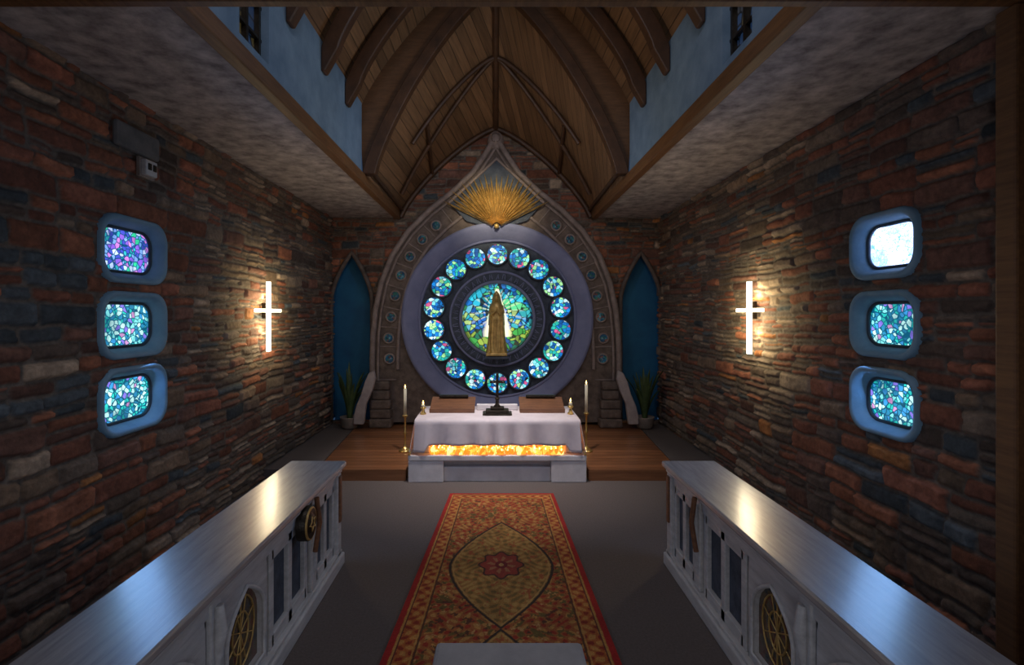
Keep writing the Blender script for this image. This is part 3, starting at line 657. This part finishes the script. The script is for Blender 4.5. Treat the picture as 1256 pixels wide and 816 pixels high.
# ---------------------------------------------------------------- benches
def bench(s,xi,xo,medal_):
    g=E("carved_white_bench"); dF=4.27; dN=.9; H=.86
    def B(n,x0,x1,y0,y1,z0,z1,m=M_white,bv=.006):
        a,b=sorted((s*x0,s*x1)); return box(n,a,b,y0,y1,z0,z1,m,g,bv)
    B("top",xi-.01,xo+.01,dN,dF,H-.045,H,M_top,.012)
    B("top_moulding",xi+.02,xo,dN,dF-.02,H-.085,H-.045)
    B("core",xi+.16,xo-.02,dN,dF-.06,.02,H-.085)
    B("plinth",xi+.0,xo,dN,dF-.01,0,.10,M_white,.012); B("plinth_cap",xi+.02,xo-.01,dN,dF-.02,.10,.125)
    B("top_rail",xi+.045,xo-.03,dN,dF-.04,H-.16,H-.08)
    B("end_stile",xi+.04,xi+.12,dF-.08,dF-.03,.12,H-.08); B("end_stile",xo-.1,xo-.02,dF-.08,dF-.03,.12,H-.08)
    xf=xi+.05
    def niche(y0,y1):
        z0,z1=.125,H-.16; yc=(y0+y1)/2; a=(y1-y0)/2-.05; zb=z0+.05; zs=z1-.26; zt=z1-.04
        hole=[(yc-a,zb),(yc-a,(zb+zs)/2),(yc-a,zs)]+[(yc-a*(1-t_**2.2),zs+(zt-zs)*t_) for t_ in (.2,.4,.6,.8,.93,1)]
        hole=hole+[(2*yc-y,z) for y,z in hole[::-1][1:]]+[(yc+a*.4,zb),(yc-a*.4,zb)]
        out=[]; cz=(z0+z1)/2
        for (y,z) in hole:
            dy,dz=y-yc,z-cz; k=min((y1-y0)/2/max(abs(dy),1e-6),(z1-z0)/2/max(abs(dz),1e-6)); out.append((yc+dy*k,cz+dz*k))
        n=len(hole); v=[(s*xf,y,z) for y,z in out]+[(s*xf,y,z) for y,z in hole]+[(s*(xf+.04),y,z) for y,z in hole]
        f=[]
        for i in range(n): j=(i+1)%n; f+=[(i,j,n+j,n+i),(n+i,n+j,2*n+j,2*n+i)]
        mesh("niche_plate",v,f,M_white,g)
        B("niche_corner",xf+.001,xf+.06,y0,y0+.03,z0,z1,bv=0); B("niche_corner",xf+.001,xf+.06,y1-.03,y1,z0,z1,bv=0)
        B("niche_corner",xf+.001,xf+.06,y0,y1,z1-.03,z1,bv=0); B("niche_corner",xf+.001,xf+.06,y0,y1,z0,z0+.03,bv=0)
        mesh("niche_glass",[(s*(xf+.035),y,z) for y,z in hole],[tuple(range(n))],M_trac,g)
        tube("niche_trim",[(s*(xf-.005),y,z) for y,z in hole],.011,M_white,g,True)
        xt=s*(xf+.028)
        tube("tracery",[(xt,yc,zb),(xt,yc,zt)],.005,M_gold,g)
        for q in (.75,.42): tube("tracery_ring",[(xt,yc+q*a*math.cos(t_),cz+q*a*1.25*math.sin(t_)) for t_ in np.linspace(0,6.1,20)],.005,M_gold,g,True)
        for j in range(4):
            t_=math.pi/8+j*math.pi/4; tube("tracery_spoke",[(xt,yc-.75*a*math.cos(t_),cz-.94*a*math.sin(t_)),(xt,yc+.75*a*math.cos(t_),cz+.94*a*math.sin(t_))],.0035,M_gold,g)
    def panels(y0,y1,n):
        w=(y1-y0)/n
        B("panel_rail",xf,xf+.09,y0,y1,.125,.2); B("panel_rail",xf,xf+.09,y0,y1,H-.22,H-.16)
        B("panel_back",xf+.03,xf+.1,y0,y1,.2,H-.22,M_slate)
        for i in range(n+1): B("stile",xf,xf+.09,y0+i*w-.03,y0+i*w+.03,.125,H-.16)
    def bracket(y,staff=True):
        B("pilaster",xf-.02,xf+.09,y-.045,y+.045,.125,H-.08,bv=.01)
        tube("corbel",[(s*(xf-.01),y,.20),(s*(xf-.02),y,.3),(s*(xf-.02),y,.45),(s*(xf-.04),y,.62),(s*(xf-.03),y,.74)],.024,M_white,g,radii=[.3,.8,.6,1.2,.8])
        if staff: tube("wood_strip",[(s*(xf-.055),y-.05,.80),(s*(xf-.07),y-.03,.62),(s*(xf-.045),y-.05,.42)],.018,M_brownw,g)
    B("corner_post",xf-.03,xf+.09,dF-.14,dF-.04,.0,H-.08,bv=.012)
    B("corner_strip",xf-.045,xf-.02,dF-.12,dF-.07,.38,H-.1,M_brownw)
    panels(3.72,4.12,2); bracket(3.62)
    if medal_:
        c0=(s*(xf-.06),3.40,.69)
        v=[];f=[];n=28;pr=[(.0,-.03),(.05,-.03),(.06,-.015),(.085,-.025),(.10,-.01),(.10,.05)]
        for r_,dx in pr:
            for i in range(n): tt=2*math.pi*i/n; v.append((c0[0]-s*(-dx),c0[1]+r_*math.cos(tt),c0[2]+r_*1.15*math.sin(tt)))
        for k_ in range(len(pr)-1):
            for i in range(n): f.append((k_*n+i,k_*n+(i+1)%n,(k_+1)*n+(i+1)%n,(k_+1)*n+i))
        o=fixn(mesh("medallion",v,f,M_dark,g,True))
        tube("medallion_rim",[(c0[0]-s*.015,c0[1]+.088*math.cos(tt),c0[2]+.1*math.sin(tt)) for tt in np.linspace(0,6.0,24)],.010,M_gold,g,True)
        tube("medallion_star",[(c0[0]-s*.03,c0[1]+(.05 if i%2 else .025)*math.cos(i*math.pi/5),c0[2]+(.05 if i%2 else .025)*math.sin(i*math.pi/5)) for i in range(10)],.006,M_gold,g,True)
    panels(2.98,3.52,2); niche(2.42,2.92); bracket(2.36,False); niche(1.82,2.30); panels(1.3,1.78,2); niche(.92,1.28)
bench(-1,1.27,1.72,True); bench(1,1.41,1.84,False)

kn=E("prayer_kneeler")
box("cushion",-.29,.42,2.03,2.47,.43,.50,M_cushion,kn,.02); box("board",-.30,.43,2.02,2.48,.40,.44,M_white,kn,.008)
for x in (-.26,.39):
    for y in (2.07,2.43): box("leg",x-.025,x+.025,y-.025,y+.025,.0,.41,M_white,kn,.005)
box("stretcher",-.26,.39,2.415,2.445,.12,.16,M_white,kn,.004)

# ---------------------------------------------------------------- lights
def area(name,loc,tgt,size,en,col,sy=None,spread=None):
    l=bpy.data.lights.new(name,'AREA'); l.energy=en; l.color=col; l.size=size
    if sy: l.shape='RECTANGLE'; l.size_y=sy
    if spread: l.spread=math.radians(spread)
    o=link(bpy.data.objects.new(name,l)); o.location=loc; o.rotation_euler=(Vector(tgt)-Vector(loc)).to_track_quat('-Z','Y').to_euler(); return o
area("nave_fill",(0,1.6,5.9),(0,5.4,.6),1.2,26,(.95,.93,1))  # added unseen fill for floor and benches, not a fixture of the nave
area("rear_fill",(0,-1.2,1.0),(0,5,3.9),1.6,17,(.85,.88,1))  # added fill behind the camera, lifts soffits and walls
area("vault_fill",(0,4.6,3.3),(0,7.0,6.2),.5,10,(1,.78,.52))  # invented upward fill to brighten the vault boards, no fitting here
area("apse_fill",(0,5.6,4.6),(0,8.9,2.2),.5,10,(.85,.87,1))  # added unseen fill on the rose window wall
area("altar_fill",(0,5.3,6.1),(0,6.7,.7),.35,16,(1,.93,.93),spread=45)  # added fill to brighten altar and cloth, no real downlight
area("sunburst_fill",(0,6.9,4.3),(0,8.8,3.9),.15,4,(1,.85,.55),spread=50)  # small added fill so the gold rays do not go dark
for s,W in ((-1,WL),(1,WR)):
    area("window_daylight",(s*(XW-.14),W[1][0],2.0),(0,W[1][0]+.3,1.2),.5,9,(.25,.5,1),1.2)
area("clerestory_blue_fill",(1.2,5.6,5.0),(-1.9,5.2,4.3),.4,7,(.22,.58,1))  # added blue fill that tints the left clerestory plaster
for s,d in ((-1,6.32),(1,5.66)):
    for z in (1.9,2.3):
        l=bpy.data.lights.new("cross_glow",'POINT'); l.energy=2.2; l.color=(1,.78,.45); l.shadow_soft_size=.03
        o=link(bpy.data.objects.new("cross_glow",l)); o.location=(s*(XW-.055),d,z)
    area("cross_halo_fill",(s*2.3,d,2.1),(s*XW,d,2.1),.3,7.5,(1,.82,.45),.5,spread=130)  # added unseen light facing the wall, widens the halo around the cross
    area("cross_throw",(s*(XW-.15),d,2.05),(0,d,2.3),.12,7,(1,.82,.52),.8)
W=bpy.data.worlds.new("night"); bpy.context.scene.world=W; W.use_nodes=True; W.node_tree.nodes["Background"].inputs[0].default_value=(.02,.04,.08,1)
cam=bpy.data.cameras.new("camera"); co=link(bpy.data.objects.new("camera",cam)); co.location=(0,0,CAMZ); co.rotation_euler=(math.pi/2,0,0)
cam.sensor_width=36; cam.lens=F/1256*36; cam.shift_x=20/1256; cam.shift_y=-23/1256; cam.clip_start=.05
bpy.context.scene.camera=co
bpy.context.scene.view_settings.view_transform='Standard'
